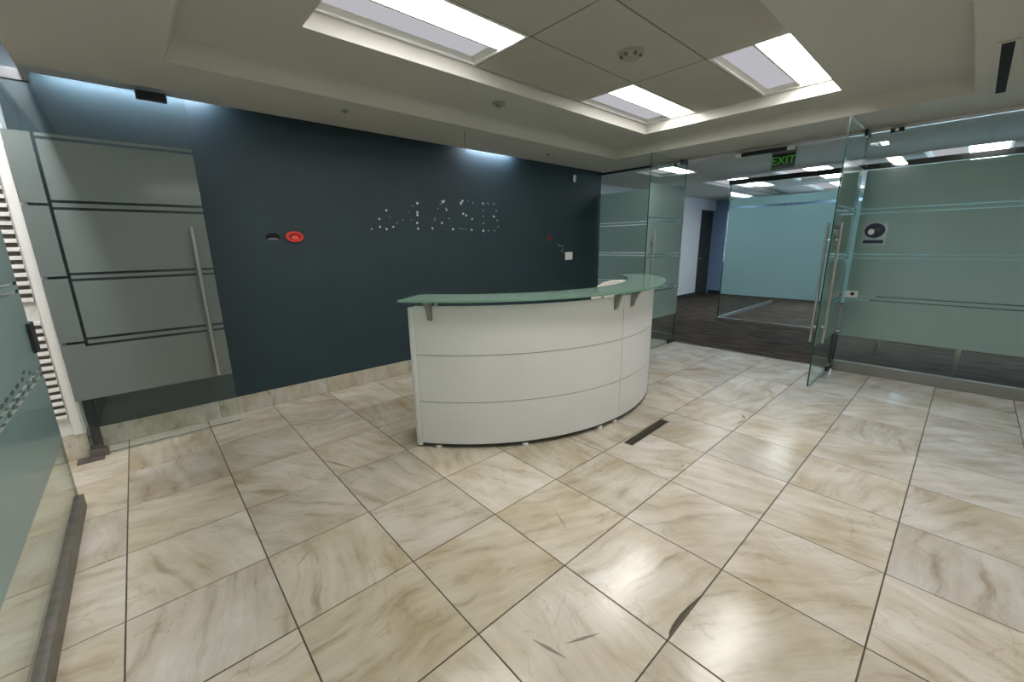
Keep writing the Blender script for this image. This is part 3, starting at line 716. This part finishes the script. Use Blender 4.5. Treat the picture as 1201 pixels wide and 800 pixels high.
# office table behind the right panel
tb = empty('office_table', (6.85, 0.35, 0))
bx('tabletop', (-0.35, 0.35, -0.95, 0.85, 0.71, 0.74), M['table'], tb, 0.004)
for lx, ly in ((-0.30, -0.85), (0.30, -0.85), (-0.30, 0.05), (0.30, 0.75)):
    bm = B(); box(bm, lx - 0.02, lx + 0.02, ly - 0.02, ly + 0.02, 0.002, 0.71); obj('leg', bm, M['steel'], tb)
tag(tb, 'dark office table on pale legs behind the frosted panel at right', 'table')

# ------------------------------------------------------------------ reception desk
DC = (3.03, 3.97); R0 = 1.742
desk = empty('reception_desk', (DC[0], DC[1], 0))
O = (0, 0)
A0, AM, A1 = 215.4, 270.0, 324.6
ZB, ZD = 0.035, 1.045
bm = B(); arcslab(bm, O, R0 - 0.035, R0 - 0.006, A0, A1, ZB, ZD - 0.004, 72); obj('desk_carcass', bm, M['seam'], desk)
rows = ((ZB, 0.352), (0.358, 0.697), (0.703, ZD))
for a, b in ((A0 + 0.1, AM - 0.09), (AM + 0.09, A1 - 0.1)):
    for z0, z1 in rows:
        bm = B(); arcslab(bm, O, R0 - 0.006, R0, a, b, z0, z1, 36); obj('front_panel', bm, M['laminate'], desk)
for a in (A0 - 0.75, A1 + 0.75):     # rounded end caps
    an = math.radians(a); c_, s_ = math.cos(an), math.sin(an)
    tx, ty = (-s_, c_)
    bm = B(); pts = []
    for q in range(16):
        th_ = 2 * math.pi * q / 16
        u = 0.030 * math.cos(th_); v = 0.027 * math.sin(th_)
        r_ = R0 - 0.020
        pts.append(Vector((r_ * c_ + u * c_ + v * tx, r_ * s_ + u * s_ + v * ty, 0)))
    prism(bm, pts, (0, 0, 0.012), (0, 0, ZD - 0.012))
    for f in bm.faces:
        if abs(f.normal.z) < 0.5: f.smooth = True
    tag(obj('end_cap', bm, M['cap'], desk, 0.006), 'pale grey rounded end cap')
bm = B(); arcslab(bm, O, R0 - 0.03, R0 + 0.0006, A0 + 0.1, A1 - 0.1, 0.0235, 0.0348, 72); tag(obj('base_strip', bm, M['black'], desk), 'black strip along the foot of the desk')
bm = B(); arcslab(bm, O, R0 - 0.060, R0 - 0.036, A0 + 0.6, A1 - 0.6, 0.05, 0.10, 60); obj('plinth', bm, M['black'], desk)
bm = B(); arcslab(bm, O, 1.02, R0 - 0.036, A0 + 0.6, A1 - 0.6, 0.715, 0.74, 60); obj('worktop', bm, M['desktop'], desk)
for a in (A0 + 1, AM, A1 - 1):
    an = math.radians(a); c_, s_ = math.cos(an), math.sin(an)
    bm = B(); t_ = 0.012
    prism(bm, [Vector((r * c_ + s * s_ * t_, r * s_ - s * c_ * t_, 0)) for r, s in ((1.05, -1), (R0 - 0.062, -1), (R0 - 0.062, 1), (1.05, 1))], (0, 0, 0.04), (0, 0, 0.714))
    obj('side_panel', bm, M['laminate'], desk)
for a in (219.5, 240.5, 262.5, 268.5, 296, 322):
    an = math.radians(a); p = Vector(((R0 - 0.012) * math.cos(an), (R0 - 0.012) * math.sin(an), 0))
    bm = B(); cyl(bm, p + Vector((0, 0, 0.0015)), p + Vector((0, 0, 0.020)), 0.024, 14, 0.022); cyl(bm, p + Vector((0, 0, 0.020)), p + Vector((0, 0, 0.0235)), 0.008, 8)
    tag(obj('levelling_foot', bm, M['plate'], desk), 'white round levelling foot')
ZC = 1.082
bm = B()
arcslab(bm, O, 1.50, 1.845, 213.6, 326.4, ZC, ZC + 0.014, 96, mi=0, mi_out=1)
tag(obj('glass_counter', bm, [M['counter'], M['counteredge']], desk), 'curved frosted green glass counter')
for a in (219.3, 266.2, 273.6, 320.5):
    an = math.radians(a); c_, s_ = math.cos(an), math.sin(an)
    bm = B(); t_ = 0.017
    prof = ((R0 + 0.0006, 0.945), (R0 + 0.020, 0.955), (R0 + 0.032, 0.99), (R0 + 0.055, 1.045), (R0 + 0.085, ZC - 0.004), (R0 + 0.085, ZC), (R0 + 0.0006, ZC))
    prism(bm, [Vector((r * c_, r * s_, z)) for r, z in prof], (s_ * t_, -c_ * t_, 0), (-s_ * t_, c_ * t_, 0))
    tag(obj('counter_bracket', bm, M['bracket'], desk, 0.003), 'satin grey bracket holding the glass counter')
    p = Vector(((1.62) * c_, 1.62 * s_, 0))
    bm = B(); cyl(bm, p + Vector((0, 0, 0.74)), p + Vector((0, 0, ZC)), 0.012, 10); obj('counter_post', bm, M['steel'], desk)
tag(desk, 'curved white reception desk with a green glass counter before the teal wall', 'desk')

# white rounded screen standing on the worktop, its top shows over the counter
scr = empty('desk_screen', (3.70, 2.84, 0.7405), math.radians(-55.4))
outl = [(-0.165, 0.012), (-0.165, 0.215), (-0.15, 0.245), (-0.10, 0.292), (-0.05, 0.322), (0.01, 0.338), (0.08, 0.345), (0.15, 0.347), (0.162, 0.338), (0.162, 0.012)]
bm = B(); prism(bm, [Vector((x, 0, z)) for x, z in outl], (0, -0.014, 0), (0, 0.014, 0)); obj('screen_panel', bm, M['chair'], scr, 0.004)
bx('foot', (-0.10, 0.10, -0.05, 0.05, 0.0, 0.012), M['chair'], scr, 0.003)
tag(scr, 'white rounded screen standing on the desk, its top edge over the glass counter', 'desk screen')

# ------------------------------------------------------------------ small things on wall and floor
rb = empty('junction_box', (1.379, YB - 0.001, 1.537))
bm = B(); n = 28
def ell(r1, r2): return [Vector((r1 * math.cos(2 * math.pi * q / n), 0, r2 * math.sin(2 * math.pi * q / n))) for q in range(n)]
ou = ell(0.074, 0.047); inn = ell(0.052, 0.030)
for k in range(n):
    k2 = (k + 1) % n
    a = [bm.verts.new(v) for v in (ou[k] + Vector((0, -0.016, 0)), ou[k2] + Vector((0, -0.016, 0)), inn[k2] + Vector((0, -0.016, 0)), inn[k] + Vector((0, -0.016, 0)))]
    bm.faces.new(a)
    a = [bm.verts.new(v) for v in (ou[k], ou[k2], ou[k2] + Vector((0, -0.016, 0)), ou[k] + Vector((0, -0.016, 0)))]; bm.faces.new(a)
    a = [bm.verts.new(v) for v in (inn[k], inn[k2], inn[k2] + Vector((0, -0.016, 0)), inn[k] + Vector((0, -0.016, 0)))]; bm.faces.new(a)
bmesh.ops.remove_doubles(bm, verts=bm.verts[:], dist=1e-5)
obj('box_rim', bm, M['red'], rb)
bm = B(); prism(bm, ell(0.052, 0.030), (0, -0.002, 0), (0, -0.0005, 0)); obj('box_recess', bm, pbr('deep red plastic', (0.30, 0.012, 0.008), 0.5), rb)
bm = B(); prism(bm, [Vector((v.x * 0.6 + 0.006, 0, v.z * 0.55 - 0.008)) for v in ell(0.052, 0.030)], (0, -0.006, 0), (0, -0.0021, 0)); obj('box_plug', bm, pbr('orange red plastic', (0.9, 0.10, 0.07), 0.4), rb)
tag(rb, 'red oval junction box set in the teal wall left of the desk', 'junction box')
hl = empty('wall_hole', (1.20, YB - 0.001, 1.535))
bm = B(); pp = [(-0.055, -0.022), (-0.03, -0.008), (0.02, -0.006), (0.05, -0.018), (0.06, 0.008), (0.035, 0.03), (-0.02, 0.032), (-0.052, 0.012)]
prism(bm, [Vector((x, 0, z)) for x, z in pp], (0, -0.002, 0), (0, -0.0003, 0)); obj('broken_opening', bm, M['hole'], hl)
bm = B(); prism(bm, [Vector((x * 0.7, 0, z * 0.35 - 0.02)) for x, z in pp], (0, -0.004, 0), (0, -0.0021, 0)); obj('torn_edge', bm, M['wire'], hl)
tag(hl, 'black ragged hole in the teal wall left of the red box', 'wall hole')
rs = empty('wall_box', (4.80, YB - 0.001, 1.525))
bx('box_face', (-0.04, 0.04, -0.012, -0.0005, -0.04, 0.04), pbr('dull red plastic', (0.22, 0.03, 0.025), 0.5), rs, 0.006)
bx('box_opening', (-0.022, 0.022, -0.0135, -0.012, -0.022, 0.022), pbr('darker red', (0.09, 0.012, 0.01), 0.6), rs)
tag(rs, 'small dull red box on the teal wall right of the sign marks', 'junction box')
bm = B()
P_ = [(4.97, 1.45), (5.03, 1.40), (5.08, 1.42), (5.10, 1.36), (5.06, 1.33), (5.12, 1.30)]
for (x, z), (x2, z2) in zip(P_[:-1], P_[1:]): cyl(bm, (x, YB - 0.008, z), (x2, YB - 0.008, z2), 0.006, 8)
tag(obj('loose_cable', bm, M['wire']), 'short curled grey cable on the teal wall above the white plate', 'cable')
ps = empty('switch_plate', (5.245, YB - 0.001, 1.255))
bx('plate', (-0.085, 0.085, -0.008, -0.0005, -0.058, 0.058), M['plate'], ps, 0.003)
for q in (-0.04, 0.04): bx('rocker', (q - 0.022, q + 0.022, -0.012, -0.008, -0.034, 0.034), M['plate'], ps, 0.002)
tag(ps, 'white switch plate near the right end of the teal wall', 'switch')
sn = empty('motion_sensor', (5.33, YB - 0.001, 2.385))
bx('sensor_body', (-0.022, 0.022, -0.03, -0.0005, -0.05, 0.05), M['plate'], sn, 0.008)
bx('sensor_window', (-0.015, 0.015, -0.032, -0.030, -0.03, 0.005), M['cap'], sn)
tag(sn, 'small white motion sensor high on the teal wall by the glass', 'sensor')
dn = empty('floor_slot', (3.02, 1.953, 0))
dn.rotation_euler = (0, 0, math.radians(1.5))
bx('slot_cover', (-0.29, 0.29, -0.034, 0.034, 0.0008, 0.0022), pbr('worn dark brown steel', (0.045, 0.035, 0.02), 0.5, 0.4, noise=0.5, nscale=18), dn)
bx('slot_rib', (-0.27, 0.27, -0.010, -0.004, 0.0022, 0.0034), M['black'], dn)
tag(dn, 'long dark slot cover in the marble in front of the desk', 'floor cover')
